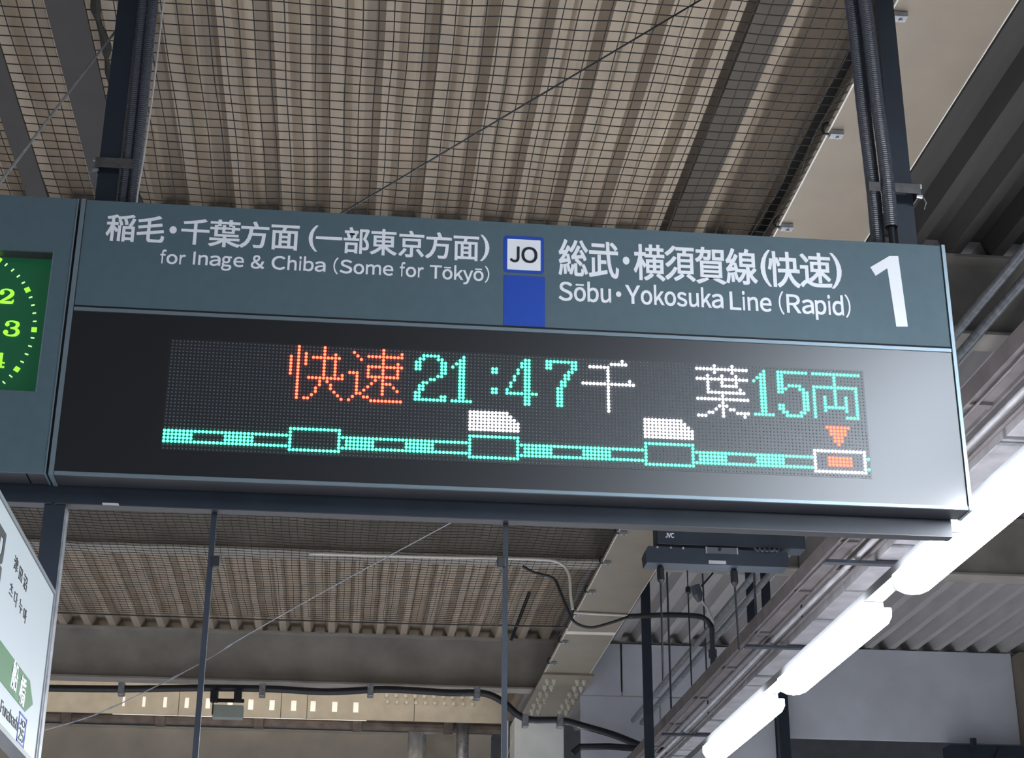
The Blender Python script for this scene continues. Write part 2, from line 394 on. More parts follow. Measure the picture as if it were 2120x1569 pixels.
# LED matrix 192 x 32
LX0, LZ0, PT = -0.5070, 1.8579, 0.01
rows = {}
def put(c, cols, rws):
    for r in rws:
        for q in cols: rows.setdefault(c, {}).setdefault(CUR[0], set()).add((q, r))
CUR = ['x']
R_ = lambda a, b: range(a, b+1)
def pts_(c, name, spec):
    CUR[0] = name
    for cols, rws in spec: put(c, cols, rws)
c0 = 34
pts_('red', 'kuai', [([32], R_(3, 8)), ([34], R_(0, 15)), ([36], R_(2, 5)), (R_(38, 45), [3]), ([41], R_(0, 9)), ([44], R_(2, 9)), (R_(37, 46), [9]), ([46], [8]),
    ([40], [10, 11]), ([39], [12, 13]), ([38], [14]), ([36, 37], [15]), ([42], [10]), ([43], [11, 12]), ([44], [13]), ([45], [14]), ([46], [15])])
pts_('red', 'soku', [([49], [1]), ([50], [2]), ([51], [3]), (R_(53, 62), [2, 5]), ([62], [1]), ([57], R_(0, 13)), ([61], R_(4, 8)), ([53], R_(5, 8)), (R_(53, 61), [8]),
    ([55], [9]), ([54], [10]), ([53], [11]), ([52], [12]), ([51], [13]), (R_(48, 50), [7]), ([50], R_(7, 13)), ([49], [14]), ([48], [15]), ([52, 53], [14]), (R_(54, 62), [15]),
    ([58, 59], [10]), ([60], [11]), ([61], [12])])
pts_('green', 'two', [(R_(68, 72), [1]), ([67, 68, 72, 73], [2]), ([66, 67], R_(3, 5)), ([73], R_(3, 7)), ([74], R_(3, 6)), ([72], [7]), ([70, 71], [8]), ([68, 69], [9]),
    ([67, 68], [10, 11]), ([66, 67], [12, 13]), ([73, 74], [13]), (R_(66, 74), [14])])
pts_('green', 'one', [([79], R_(1, 14)), ([78], R_(2, 14)), ([77], [3]), ([76], [4]), (R_(76, 81), [14])])
pts_('green', 'colon', [([87, 88], [4, 5, 10, 11])])
pts_('green', 'four', [([96, 97], R_(1, 14)), ([95], [2, 3]), ([94], [4, 5]), ([93], [6, 7]), ([92], [8, 9]), ([91], [10]), (R_(91, 99), [11])])
pts_('green', 'seven', [(R_(102, 110), [1]), ([102, 103], [2, 3]), ([109, 110], [2, 3]), ([108, 109], [4]), ([107, 108], [5, 6]), ([106, 107], [7, 8]), ([105, 106], R_(9, 14))])
pts_('white', 'sen', [([123], [0]), (R_(120, 124), [1]), (R_(114, 119), [2]), ([119], R_(2, 15)), (R_(112, 126), [7]), ([125], [6])])
pts_('white', 'ha', [([149, 154], [0, 2]), (R_(144, 158), [1, 4, 10]), ([147, 151, 155], [3, 5]), ([147], R_(3, 8)), ([151], R_(3, 6)), (R_(151, 155), [6]), ([156], [7]), (R_(147, 157), [8]),
    ([151], R_(8, 15)), ([150, 152], [12]), ([149, 153, 154], [13]), ([147, 148], [14]), (R_(155, 158), [14]), (R_(144, 146), [15]), ([157], [15])])
pts_('green', 'one_b', [([163], R_(1, 14)), ([162], R_(2, 14)), ([161], [3]), ([160], [4]), (R_(160, 165), [14])])
pts_('green', 'five', [(R_(167, 175), [1]), ([167, 168], R_(1, 7)), (R_(170, 173), [5]), ([169], [6]), ([173, 174], [6]), ([174, 175], R_(7, 12)), ([173, 174], [13]),
    (R_(169, 173), [14]), ([167, 168], [11, 12]), ([168, 169], [13])])
pts_('green', 'ryo', [(R_(177, 190), [1]), ([183], R_(2, 11)), (R_(177, 189), [5]), ([177], R_(5, 14)), ([189], R_(5, 14)), (R_(186, 189), [14]), (R_(180, 186), [11]), ([180, 186], R_(8, 12))])
sol = [R_(a, a+7) for a in (0, 16, 48, 64, 96, 112, 144, 160)]
line_spec = [(s_, R_(26, 29)) for s_ in sol] + [(R_(0, 32), [26, 29]), (R_(47, 80), [26, 29]), (R_(95, 128), [26, 29]), (R_(143, 175), [26, 29]), ([191], [26, 29])]
pts_('green', 'track_line', line_spec)
for nm, a, b in (('station_box', 33, 46), ('station_box_b', 81, 94), ('station_box_c', 129, 142)):
    pts_('green', nm, [(R_(a, b), [24, 30]), ([a, b], R_(24, 30))])
pts_('white', 'own_station_box', [(R_(176, 190), [24, 30]), ([176, 190], R_(24, 30))])
for nm, a in (('train', 81), ('train_b', 129)):
    pts_('white', nm, [(R_(a, a+10), [17]), (R_(a, a+11), [18]), (R_(a, a+12), [19]), (R_(a, a+13), R_(20, 22))])
pts_('red', 'arrow', [(R_(180, 186), [17]), (R_(181, 185), [18, 19]), (R_(182, 184), [20, 21]), ([183], [22])])
pts_('red', 'stop_block', [(R_(180, 186), R_(26, 28))])
new('matrix_board', box(B(), LX0-.006, LX0+1.916, D-.0006, D+.0001, LZ0-.316, LZ0+.006), mat('matrix_board_black', (.009, .012, .016), .40, var=0, spec=.9), dp, label='slightly paler dot-matrix area')
led_m = {'red': mat('red_led', (.1, .01, .01), .4, var=0, emit=(1.0, 0.024, 0.010), es=16.0),
         'green': mat('green_led', (.01, .1, .08), .4, var=0, emit=(0.026, 1.0, 0.42), es=9.0),
         'white': mat('white_led', (.1, .1, .1), .4, var=0, emit=(1.0, 0.95, 1.0), es=11.0)}
def led(bm, q, r, rad, h, n):
    cx = LX0 + q*PT; cz = LZ0 - r*PT; y = D - .0006
    a = [bm.verts.new((cx+rad*math.cos(t), y, cz+rad*math.sin(t))) for t in [2*math.pi*(k+.5)/n for k in range(n)]]
    b = [bm.verts.new((cx+rad*.8*math.cos(t), y-h*.75, cz+rad*.8*math.sin(t))) for t in [2*math.pi*(k+.5)/n for k in range(n)]]
    top = bm.verts.new((cx, y-h, cz))
    for k in range(n):
        bm.faces.new((a[k], b[k], b[(k+1) % n], a[(k+1) % n])[::-1]); bm.faces.new((b[k], top, b[(k+1) % n]))
LN = {'kuai': ('led_character', 'red LED kanji'), 'soku': ('led_character', 'red LED kanji'), 'sen': ('led_character', 'white LED kanji'), 'ha': ('led_character', 'white LED kanji'), 'ryo': ('led_character', 'green LED kanji'),
      'two': ('led_digit', 'green LED 2'), 'one': ('led_digit', 'green LED 1'), 'four': ('led_digit', 'green LED 4'), 'seven': ('led_digit', 'green LED 7'), 'one_b': ('led_digit', 'green LED 1'), 'five': ('led_digit', 'green LED 5'),
      'colon': ('led_colon', 'green LED colon'), 'track_line': ('led_track_line', 'green LED track line'), 'station_box': ('led_station_box', 'green LED outline box'), 'station_box_b': ('led_station_box', 'green LED outline box'),
      'station_box_c': ('led_station_box', 'green LED outline box'), 'own_station_box': ('led_station_box', 'white LED outline box'), 'train': ('led_train_symbol', 'white LED train symbol'), 'train_b': ('led_train_symbol', 'white LED train symbol'),
      'arrow': ('led_arrow', 'red LED arrow pointing down'), 'stop_block': ('led_stop_block', 'red LED block')}
lit = set()
for c, dd in rows.items():
    for nm, st in dd.items():
        bm = B()
        for q, r in sorted(st - lit if nm == 'track_line' else st): led(bm, q, r, .0041, .0034, 8)
        lit |= st
        o = new(LN[nm][0], bm, led_m[c], dp, label=LN[nm][1], kind='stuff')
bm = B()
for q in range(192):
    for r in range(32):
        if (q, r) not in lit: led(bm, q, r, .0025, .0016, 6)
o = new('unlit_leds', bm, mat('unlit_led', (.105, .115, .13), .4, var=0), dp, kind='stuff')

# header lettering
jp1 = [('稲', (-0.7167,-0.6379,2.1507,2.2351)), ('毛', (-0.6348,-0.5584,2.1509,2.2355)), ('・', None), ('千', (-0.5128,-0.4347,2.1521,2.2339)), ('葉', (-0.4342,-0.3504,2.1493,2.2342)), ('方', (-0.3501,-0.2687,2.1512,2.2332)), ('面', (-0.2657,-0.1854,2.1500,2.2336)),
       ('一', (-0.1394,-0.0666,2.1526,2.2334)), ('部', (-0.0623,0.0107,2.1495,2.2319)), ('東', (0.0136,0.0868,2.1493,2.2319)), ('京', (0.0924,0.1658,2.1478,2.2304)), ('方', (0.1687,0.2437,2.1477,2.2304)), ('面', (0.2466,0.3205,2.1460,2.2289))]
text_part('lettering', [(a, b, 'em') for a, b in jp1 if b] + [('(', (-0.1596,-0.1340,2.1500,2.2323), 'ink'), (')', (0.3233,0.3493,2.1475,2.2305), 'ink'), ('●', (-0.5450,-0.5252,2.1832,2.2059), 'ink')],
          ('Y', D-.001), m_white, sign, .019, label='white Japanese destination lettering')
def WB(s, x0, x1, yb, cap): return (s, x0, x1, yb, cap)
lat1 = [('for', (-0.5626,-0.4944,2.0895,2.1275)), ('Inage', (-0.4729,-0.3343,2.0907,2.1303)), ('&', (-0.3139,-0.2781,2.0886,2.1275)), ('Chiba', (-0.2571,-0.1086,2.0890,2.1288)), ('(Some', (-0.0866,0.0799,2.0879,2.1278)),
        ('for', (0.0991,0.1646,2.0865,2.1265)), ('T\u014dky\u014d)', (0.1831,0.3502,2.0851,2.1252))]
latin_part('lettering', lat1, ('Y', D-.001), m_white, sign, .022, label='white English destination lettering')
jp2 = [('総', (0.5479,0.6296,2.1145,2.2300)), ('武', (0.6337,0.7185,2.1134,2.2290)), ('横', (0.7643,0.8510,2.1131,2.2275)), ('須', (0.8538,0.9380,2.1165,2.2296)), ('賀', (0.9419,1.0293,2.1123,2.2286)), ('線', (1.0306,1.1197,2.1157,2.2292)),
       ('快', (1.1546,1.2442,2.1134,2.2271)), ('速', (1.2469,1.3383,2.1170,2.2294))]
text_part('lettering', [(a, b, 'em') for a, b in jp2] + [('(', (1.1308,1.1620,2.1135,2.2303), 'ink'), (')', (1.3367,1.3696,2.1173,2.2314), 'ink'), ('●', (0.7310,0.7505,2.1600,2.1847), 'ink')],
          ('Y', D-.001), m_white, sign, .019, label='white Japanese line name lettering')
lat2 = [('S\u014dbu', (0.5473,0.6944,2.0375,2.0936)), ('Yokosuka', (0.7370,1.0165,2.0378,2.0941)), ('Line', (1.0367,1.1560,2.0346,2.0896)), ('(Rapid)', (1.1779,1.3873,2.0339,2.0907))]
latin_part('lettering', lat2, ('Y', D-.001), m_white, sign, .022, label='white English line name lettering')
text_part('middle_dot', [('●', (0.7095,0.7247,2.0564,2.0731), 'ink')], ('Y', D-.001), m_white, sign)
one = [(1.4557,4.1920,2.1917), (1.5154,4.1920,2.2314), (1.5422,4.1920,2.2330), (1.5509,4.1920,2.0082), (1.5168,4.1920,2.0064), (1.5062,4.1920,2.1916), (1.4694,4.1920,2.1651)]
part('platform_number', prism(B(), [(p[0], p[2]) for p in one], 'Y', D-.0025, D-.0012), m_white, sign, label='large white figure 1')
def rrect(x0, x1, z0, z1, r, n=5):
    o = []
    for cx, cz, a0 in ((x1-r, z1-r, 0), (x0+r, z1-r, 90), (x0+r, z0+r, 180), (x1-r, z0+r, 270)):
        for k in range(n+1):
            a = math.radians(a0 + 90*k/n); o.append((cx+r*math.cos(a), cz+r*math.sin(a)))
    return o
JB = (0.3907,0.5050,2.1158,2.2325); JI = (0.4004,0.4954,2.1249,2.2217); JT = (0.4086,0.4857,2.1493,2.1969); BL = (0.3919,0.5075,1.9463,2.1067)
bd = part('line_badge', prism(B(), rrect(*JB, .010), 'Y', D-.0022, D-.0012), m_blue, sign, label='blue rounded badge with black letters JO on white')
bd2 = new('badge_field', prism(B(), rrect(JI[0], JI[1], JI[2], JI[3], .002), 'Y', D-.0030, D-.0023), m_white, bd)
bt = latin_part('badge_lettering', [('JO', JT)], ('Y', D-.0031), m_ink, bd, .022); bt.location = (0, 0, 0)
part('line_colour_block', box(B(), BL[0], BL[1], D-.0022, D-.0012, ZM+.0032, BL[3]), m_blue, sign, label='plain blue block')

# ------------------------------------------------------------------ clock box at the left
CX, CZ, CR = -1.112, 1.871, .235
clock = root('platform_clock', (CX, D, ZB), 'grey clock box with a lit green dial, cut by the left picture edge', 'clock')
wx0, wx1, wz0, wz1 = -1.371, -.853, 1.692, 2.108
bm = B(); cx0, cx1 = -1.424, -.800
box(bm, wx1, cx1, D-.002, D+.006, ZB+.002, ZT); box(bm, cx0, wx0, D-.002, D+.006, ZB+.002, ZT)
box(bm, wx0, wx1, D-.002, D+.006, wz1, ZT); box(bm, wx0, wx1, D-.002, D+.006, ZB+.002, wz0)
part('front_panel', bm, m_grey, clock)
part('side_trim', box(B(), cx1-.004, cx1, D-.004, BK, ZB, ZT), m_alu, clock)
bm = B()
box(bm, cx0, wx0-.002, D+.0065, BK, ZB+.002, ZT-.002); box(bm, wx1+.004, cx1-.0045, D+.0065, BK, ZB+.002, ZT-.002)
box(bm, wx0, wx1, D+.0065, BK, wz1+.002, ZT-.002); box(bm, wx0, wx1, D+.0065, BK, ZB+.002, wz0-.002)
part('housing', bm, m_under, clock)
part('window_edge', box(B(), wx1, wx1+.003, D-.003, D+.05, wz0, wz1), m_alu, clock)
dial = part('dial', box(B(), wx0, wx1, D+.050, D+.056, wz0, wz1), mat('green_lit_dial', (.010, .06, .03), .3, var=.0, emit=(0.010, 0.105, 0.042), es=.30), clock)
m_num = mat('lit_numeral', (.2, .5, .05), .5, var=0, emit=(0.28, 0.95, 0.035), es=1.0)
m_tick = mat('lit_tick', (.3, .5, .2), .5, var=0, emit=(0.45, 0.95, 0.30), es=.95)
sc = (D+.05)/D
def dw(x, z): return x*sc, z*sc          # the dial sits a little deeper than the front panel
dcx, dcz = dw(CX, CZ); dr = CR*sc; DY = D+.0485
for k in range(60):
    a = math.radians(6*k); ca, sa = math.cos(a), math.sin(a); bm = B()
    if k % 5 == 0: L, w = .014, .0068
    else: L, w = .0095, .0016
    q = []
    for u, v in ((-L/2, -w), (L/2, -w), (L/2, w), (-L/2, w)):
        rr = dr + u + (.0 if k % 5 else 0)
        q.append((dcx + rr*sa + v*ca, dcz + rr*ca - v*sa))
    if abs(q[0][0]-dcx) > .255: continue
    zc_ = sum(p[1] for p in q)/4
    if zc_ > wz1*sc-.01 or zc_ < wz0*sc+.005: continue
    o = new('hour_mark' if k % 5 == 0 else 'minute_mark', prism(B(), q, 'Y', DY-.001, DY+.001), m_num if k % 5 == 0 else m_tick, dial)
    bm.free()
def numeral(k, strokes, discs, H):
    a = math.radians(30*k); rr = dr*.80
    ox, oz = dcx + rr*math.sin(a) - .012, dcz + rr*math.cos(a)
    bm = B()
    for s_ in strokes: ribbon(bm, [(ox + x*H, oz + z*H, w*H) for x, z, w in s_], DY)
    for x, z, r in discs:
        vs = [bm.verts.new((ox + x*H + r*H*math.cos(t), DY-.0021, oz + z*H + r*H*math.sin(t))) for t in [math.pi*2*i/14 for i in range(14)]]
        bm.faces.new(vs)
    bmesh.ops.recalc_face_normals(bm, faces=bm.faces)
    new('numeral', bm, m_num, dial, label='glowing numeral %d' % k)
H = .043
numeral(2, [[(-.40, .22, .14), (-.30, .42, .12), (0, .49, .10), (.27, .38, .20), (.34, .18, .26), (.15, -.06, .22), (-.18, -.27, .13), (-.42, -.44, .10)],
            [(-.46, -.42, .17), (-.1, -.42, .19), (.3, -.42, .17), (.43, -.40, .14)], [(.44, -.42, .10), (.44, -.28, .10)]][:2] + [[(.46, -.20, .05), (.43, -.34, .13), (.40, -.48, .10)]], [(-.30, .24, .15)], H)
numeral(3, [[(-.38, .24, .10), (-.30, .42, .12), (-.02, .49, .10), (.28, .40, .20), (.34, .24, .24), (.22, .07, .16), (-.08, .02, .09)],
            [(-.08, .02, .09), (.26, -.03, .16), (.40, -.24, .26), (.28, -.44, .20), (-.05, -.50, .11), (-.34, -.42, .12), (-.42, -.26, .10)]], [(-.30, .26, .14), (-.34, -.28, .16)], H)
numeral(4, [[(.16, .50, .26), (.16, .1, .26), (.16, -.40, .26)], [(.05, .46, .08), (-.2, .1, .08), (-.46, -.16, .08)], [(-.48, -.18, .10), (0, -.18, .10), (.46, -.18, .10)], [(-.12, -.46, .12), (.16, -.46, .12), (.46, -.46, .12)]], [], H)
for k in (1, 5, 6, 7, 8, 9, 10, 11, 12):
    a = math.radians(30*k); rr = dr*.80; ox, oz = dcx + rr*math.sin(a), dcz + rr*math.cos(a)
    if k in (12, 6, 11, 1, 5, 7): oz = dcz + (oz-dcz)*.86
    if k == 1: tx = '1'
    w_ = .032 if k > 9 else .022
    if k == 1: o = new('numeral', box(B(), ox-.005, ox+.005, DY-.002, DY, oz-.02, oz+.02), m_num, dial)
    else:
        o = text_part('numeral', [(str(k), (ox-w_/2-.003, ox+w_/2+.003, oz-.021, oz+.021), 'ink')], ('Y', DY), m_num, dial, .02); o.location = (0, 0, 0)
for (ang, L, w) in ((292, .12, .009), (278, .19, .006)):
    a = math.radians(ang); s_, c_ = math.sin(a), math.cos(a)
    q = [(dcx - c_*w, dcz + s_*w), (dcx + s_*L - c_*w*.4, dcz + c_*L + s_*w*.4), (dcx + s_*L + c_*w*.4, dcz + c_*L - s_*w*.4), (dcx + c_*w, dcz - s_*w)]
    new('clock_hand', prism(B(), q, 'Y', DY-.006, DY-.004), m_num, dial)

# ------------------------------------------------------------------ carrying beam, posts, conduits
cbm = root('carrying_beam', (0.1, 4.31, 1.415), 'dark navy box beam right under the departure sign and clock', 'beam')
part('beam_body', box(B(), -1.6, 1.655, BK+.002, 4.318, 1.4155, 1.500), m_navy, cbm)
part('lower_face', box(B(), -1.6, -.792, BK+.001, 4.319, 1.412, 1.415), m_under, cbm)
part('lower_face', box(B(), -.784, 1.656, BK+.001, 4.319, 1.412, 1.415), m_under, cbm)
lb = (-0.6377,4.2631,1.4100)
part('small_label', box(B(), lb[0]-.021, lb[0]+.021, lb[1]-.008, lb[1]+.008, 1.4100, 1.4115), m_rail, cbm)
def post(x0, x1, lab, side):
    r = root('hanger_post', (0.5*(x0+x1), 4.31, ZT), lab, 'post')
    bm = B(); y0, y1 = BK+.006, 4.34; ztop = DK_Z*ROOF_SCALE-.001 if side < 0 else FL_Z*ROOF_SCALE-.02
    box(bm, x0, x1, y0, y0+.006, 1.50, ztop)
    box(bm, x0 if side < 0 else x1-.006, x0+.006 if side < 0 else x1, y0+.006, y1, 1.50, ztop)
    box(bm, x1-.006 if side < 0 else x0, x1 if side < 0 else x0+.006, y0+.006, y1, 1.50, ztop)
    part('channel', bm, m_navy, r)
    return r
pl = post(-.775, -.716, 'dark navy hanger post rising from the sign beside the clock box', -1)
pr_ = post(1.582, 1.640, 'dark navy hanger post rising from the right end of the sign', 1)
def strap(r, x0, x1, z, yf, side):
    part('strap', box(B(), x0, x1, yf-.004, yf, z-.016, z+.016, .001), mat('dull_strap_steel', (.11, .105, .105), .5, .4, var=.3, scale=50), r)
    part('strap', box(B(), (x0 if side < 0 else x1-.003), (x0+.003 if side < 0 else x1), yf, 4.345, z-.016, z+.016), MATS['dull_strap_steel'], r)
    xb = x0-.008 if side < 0 else x1+.008
    bm = B(); cyl(bm, (xb, yf+.01, z+.016), (-side*1.0, 0.1, 0), .007, .02, 6); part('strap_screw', bm, m_galv, r)
    bm = B(); cyl(bm, (xb, yf+.01, z-.02), (-side, 0, .2), .006, .018, 6); part('strap_screw', bm, m_galv, r); bm = B()
    tube(bm, [(xb+side*.004, yf+.012, z-.022), (xb+side*.010, yf+.01, z-.04), (xb+side*.002, yf+.01, z-.062)], .0018, 5)
    part('strap_tail', bm, m_galv, r)
def strapz(x, y): return 0
strap(pl, -.782, -.664, (-0.7491,4.2700,2.4371)[2], 4.262, -1)
strap(pr_, 1.488, 1.648, (1.5759,4.2700,2.4883)[2], 4.238, 1)
def conduit(x, y, r, z0, z1, lab, lean=0.0, split=False, grp='corrugated conduits beside the sign posts'):
    n_ = int((z1-z0)/.0034); bm = B()
    pts = []
    for i in range(n_+1):
        t = i/n_; pts.append((x + lean*t*t + .002*math.sin(t*9), y, z0 + (z1-z0)*t))
    tube(bm, pts, r, 12, rf=lambda i: r*(1.0 if i % 2 else .88), caps=False)
    rt = root('corrugated_conduit', (x, y, z0), lab, 'conduit', grp)
    part('corrugated_tube', bm, m_conduit, rt, smooth=False)
    bm = B(); tube(bm, [(x-.002, y, z0-.12 if z0 > 2.3 else z0), (x, y, z0+.03)], r*.45, 8); part('cable', bm, m_cable, rt)
    return rt
conduit(-.696, 4.285, .0165, 2.279, 3.72, 'black corrugated conduit touching the left post, wire side away', -.004)
conduit(-.668, 4.270, .0150, 2.279, 3.72, 'black corrugated conduit left of the roof net, silver wire on it', .010)
conduit(1.511, 4.272, .0195, 2.300, 3.25, 'leftmost black corrugated conduit at the right post', -.020)
conduit(1.545, 4.232, .0215, 2.350, 3.25, 'fat cut-off corrugated conduit in front at the right post', -.024)
conduit(1.530, 4.298, .0150, 2.279, 3.25, 'thin corrugated conduit squeezed against the right post', -.012)
sw = B(); tube(sw, smoothpts([(-.653, 4.255, 2.277), (-.651, 4.252, 2.36), (-.645, 4.252, 2.47), (-.638, 4.255, 2.8), (-.632, 4.262, 3.72)], 6), .0028, 6)
tag(new('silver_wire', sw, mat('bright_wire', (.75, .75, .75), .3, .5, var=.1)), 'bright silver wire running down the left conduits', 'wire')
# stay wires
def wire(name, pts, r, m, lab, cat='wire'):
    return tag(new(name, tube(B(), pts, r, 6), m), lab, cat)
wire('stay_wire', [(-0.7835,3.0000,1.5534), (-0.7835,4.4200,3.0199)], .0034, m_galv, 'taut steel stay wire at the upper left, bright at its lower end')
wire('stay_wire', [(-0.1014,4.4000,2.3690), (1.3073,4.4000,3.4423)], .0030, m_cable, 'taut dark stay wire crossing diagonally in front of the net above the sign')
pc = [(0.2829,4.3100,1.4214), (-0.0362,4.9000,1.3972), (-0.3371,5.4000,1.3503), (-0.4670,5.4500,1.2752), (-0.6501,5.5000,1.1826), (-0.8265,5.6000,1.1194), (-1.0395,5.7000,1.0731)]
tag(new('knotted_cord', tube(B(), smoothpts(pc, 6), .0022, 5, rf=lambda i: .0020 + (.0018 if i % 7 == 0 and i > 12 else 0)), m_galv), 'thin grey cord running diagonally below the sign to the lower left', 'cord')

# thin rods and post hanging below the carrying beam
def rod(x, y, w, z0, z1, lab, m, clamp=None, name='hanging_rod'):
    r = root(name, (x, y, z0), lab, 'rod' if name == 'hanging_rod' else 'post')
    bm = B(); box(bm, x-w/2, x+w/2, y, y+.004, z0, z1); box(bm, x+w/2-.003, x+w/2, y+.004, y+w, z0, z1)
    part('angle_bar', bm, m, r)
    if clamp:
        part('clamp', box(B(), x+clamp[0]-.011, x+clamp[0]+.011, y-.004, y+.02, clamp[1]-.014, clamp[1]+.014, .002), m_cable, r)
    return r
rod(-.370, 4.305, .0145, .2, 1.412, 'left thin dark angle rod hanging below the sign', m_navy, (.014, (-0.3485,4.3100,1.2773)[2]))
rod(.413, 4.305, .0145, .2, 1.412, 'middle thin dark angle rod hanging below the sign', m_navy, (-.011, (0.4025,4.3100,1.3019)[2]))
rp = root('hanging_post', (-.79, 4.31, .2), 'dark flat post below the clock, partly hidden by the station name board', 'post')
part('channel', box(B(), -.812, -.758, 4.285, 4.30, .2, 1.411), m_navy, rp)
part('pale_edge', box(B(), -.7575, -.752, 4.284, 4.32, .2, 1.40), m_galv, rp)
rod(2.135, 11.6, .07, -1.6, 3.499, 'tall navy angle post behind the cream girder, under the twin bars', m_navy, None, 'angle_post')

# ------------------------------------------------------------------ station name board (parallel to the tracks)
NX = -.700; ny0, ny1, nz0, nz1 = 1.6, 3.940, .680, 1.073
nb = root('station_name_board', (NX, 2.8, nz0), 'white station name board with a green arrow band, cut by the lower left corner', 'sign')
part('board_panel', box(B(), NX-.030, NX, ny0, ny1, nz0, nz1), m_board, nb)
m_bf = mat('board_frame', (.20, .22, .24), .45, .3)
part('frame', box(B(), NX-.034, NX+.003, ny1+.0005, ny1+.011, nz0-.010, nz1+.010), m_bf, nb)
part('frame', box(B(), NX-.034, NX+.003, ny0, ny1, nz1+.0005, nz1+.010), m_bf, nb)
part('frame', box(B(), NX-.034, NX+.003, ny0, ny1, nz0-.012, nz0-.0005), m_bf, nb)
def yz(p): return p[1], p[2]
gb = [yz((-0.7000,3.7682,0.8279)), yz((-0.7000,3.8361,0.7894)), yz((-0.7000,3.7553,0.7563))]
gt, gbm = gb[0][1], gb[2][1]
part('arrow_band', prism(B(), [(ny0, gbm), (gb[2][0], gbm), (gb[1][0], gb[1][1]), (gb[0][0], gt), (ny0, gt)], 'X', NX+.0002, NX+.0012), m_green, nb, label='green arrow band')
def yb(p, hy, hz): y, z = yz(p); return (y-hy, y+hy, z-hz, z+hz)
text_part('lettering', [('沼', yb((-0.7000,3.2607,0.9633), .075, .072), 'em')], ('X', NX), m_ink, nb, .03, label='large black kanji')
text_part('lettering', [('津', yb((-0.7000,3.4647,1.0062), .023, .0160), 'em'), ('田', yb((-0.7000,3.5245,1.0026), .021, .0160), 'em'), ('沼', yb((-0.7000,3.5848,1.0008), .023, .0160), 'em')], ('X', NX), m_ink, nb, .0, label='small dark kanji')
text_part('lettering', [('츠', yb((-0.7000,3.4495,0.9455), .021, .0155), 'em'), ('다', yb((-0.7000,3.5046,0.9421), .021, .0155), 'em'), ('누', yb((-0.7000,3.5704,0.9432), .021, .0155), 'em'), ('마', yb((-0.7000,3.6237,0.9382), .021, .0155), 'em')],
          ('X', NX), m_ink, nb, .0, label='small dark Korean lettering')
text_part('lettering', [('船', yb((-0.7000,3.5902,0.7971), .034, .030), 'em'), ('橋', yb((-0.7000,3.6938,0.7889), .034, .030), 'em')], ('X', NX+.0012), m_white, nb, .02, label='white kanji on the green band')
fa, fb = yz((-0.7000,3.4899,0.7124)), yz((-0.7000,3.7023,0.6995))
latin_part('lettering', [('Funabashi', (fa[0], fb[0], fa[1]-.011, fa[1]+.014))], ('X', NX), m_ink, nb, .0, label='dark English lettering')
qa = yz((-0.7000,3.6965,0.7118)); qb = yz((-0.7000,3.7899,0.7218))
bxy0, bxy1 = qa[0], qb[0]; zc = qa[1]+.002
fr_ = B()
hz = .032
box(fr_, NX+.0002, NX+.0012, bxy0, bxy0+.006, zc-hz, zc+hz); box(fr_, NX+.0002, NX+.0012, bxy1-.006, bxy1, zc-hz, zc+hz)
box(fr_, NX+.0002, NX+.0012, bxy0, bxy1, zc-hz, zc-hz+.004); box(fr_, NX+.0002, NX+.0012, bxy0, bxy1, zc+hz-.004, zc+hz)
part('number_box', fr_, m_blue, nb, label='blue outlined station number box')
latin_part('lettering', [('JO', (bxy0+.014, bxy1-.014, zc+.008, zc+.022)), ('25', (bxy0+.014, bxy1-.014, zc-.024, zc+.002))], ('X', NX), m_ink, nb, .0, label='small dark JO 25')
for y in (1.8, 2.2): part('hanger', box(B(), NX-.026, NX-.008, y, y+.03, nz1+.011, DK_Z*ROOF_SCALE), m_navy, nb)

# ------------------------------------------------------------------ row of tube lamps
def lamp_meshes():
    hw = .063; L = 1.13
    b1 = box(B(), -.034, .034, -L/2+.01, L/2-.01, .030, .052, .002)
    m1 = bpy.data.meshes.new('lamp_body'); b1.to_mesh(m1); b1.free(); m1.materials.append(m_lampbody)
    bm = B(); prof = [(-hw, .030), (-hw, .004), (-hw*.80, -.020), (-hw*.4, -.031), (0, -.034), (hw*.4, -.031), (hw*.80, -.020), (hw, .004), (hw, .030)]
    rings = []
    for t, s in ((-L/2, .86), (-L/2+.008, .95), (-L/2+.022, 1), (L/2-.022, 1), (L/2-.008, .95), (L/2, .86)):
        rings.append([bm.verts.new((x*s, t, (z-.03)*s+.03)) for x, z in prof])
    for a, b in zip(rings, rings[1:]):
        for k in range(len(prof)-1): bm.faces.new((a[k], a[k+1], b[k+1], b[k]))
        bm.faces.new((a[-1], a[0], b[0], b[-1]))
    bm.faces.new(rings[0][::-1]); bm.faces.new(rings[-1])
    bmesh.ops.recalc_face_normals(bm, faces=bm.faces)
    m2 = bpy.data.meshes.new('diffuser'); bm.to_mesh(m2); bm.free(); m2.materials.append(m_lamp)
    return m1, m2
lm1, lm2 = lamp_meshes()
labs = ['nearest lit tube lamp, overlapping the lower right corner of the sign', 'second lit tube lamp in the row, in the middle of the visible row', 'third lit tube lamp in the row, at the bottom picture edge',
        'lit tube lamp of the row just outside the view']
for k, y in enumerate((4.500, 6.000, 7.470, 3.030)):
    r = root('tube_lamp', (ROWX, y, ROWZ), labs[k], 'lamp', 'lit tube lamps in the row right of the sign')
    new('lamp_body', lm1, None, r); new('diffuser', lm2, None, r)
rl = root('lamp_rail', (ROWX, 6.0, ROWZ+.055), 'white mounting rail showing between the lit tube lamps', 'rail')
part('channel', box(B(), ROWX-.032, ROWX+.032, 1.0, 14.0, ROWZ+.053, ROWZ+.085), mat('rail_paint', (.13, .135, .15), .5, var=.05), rl)
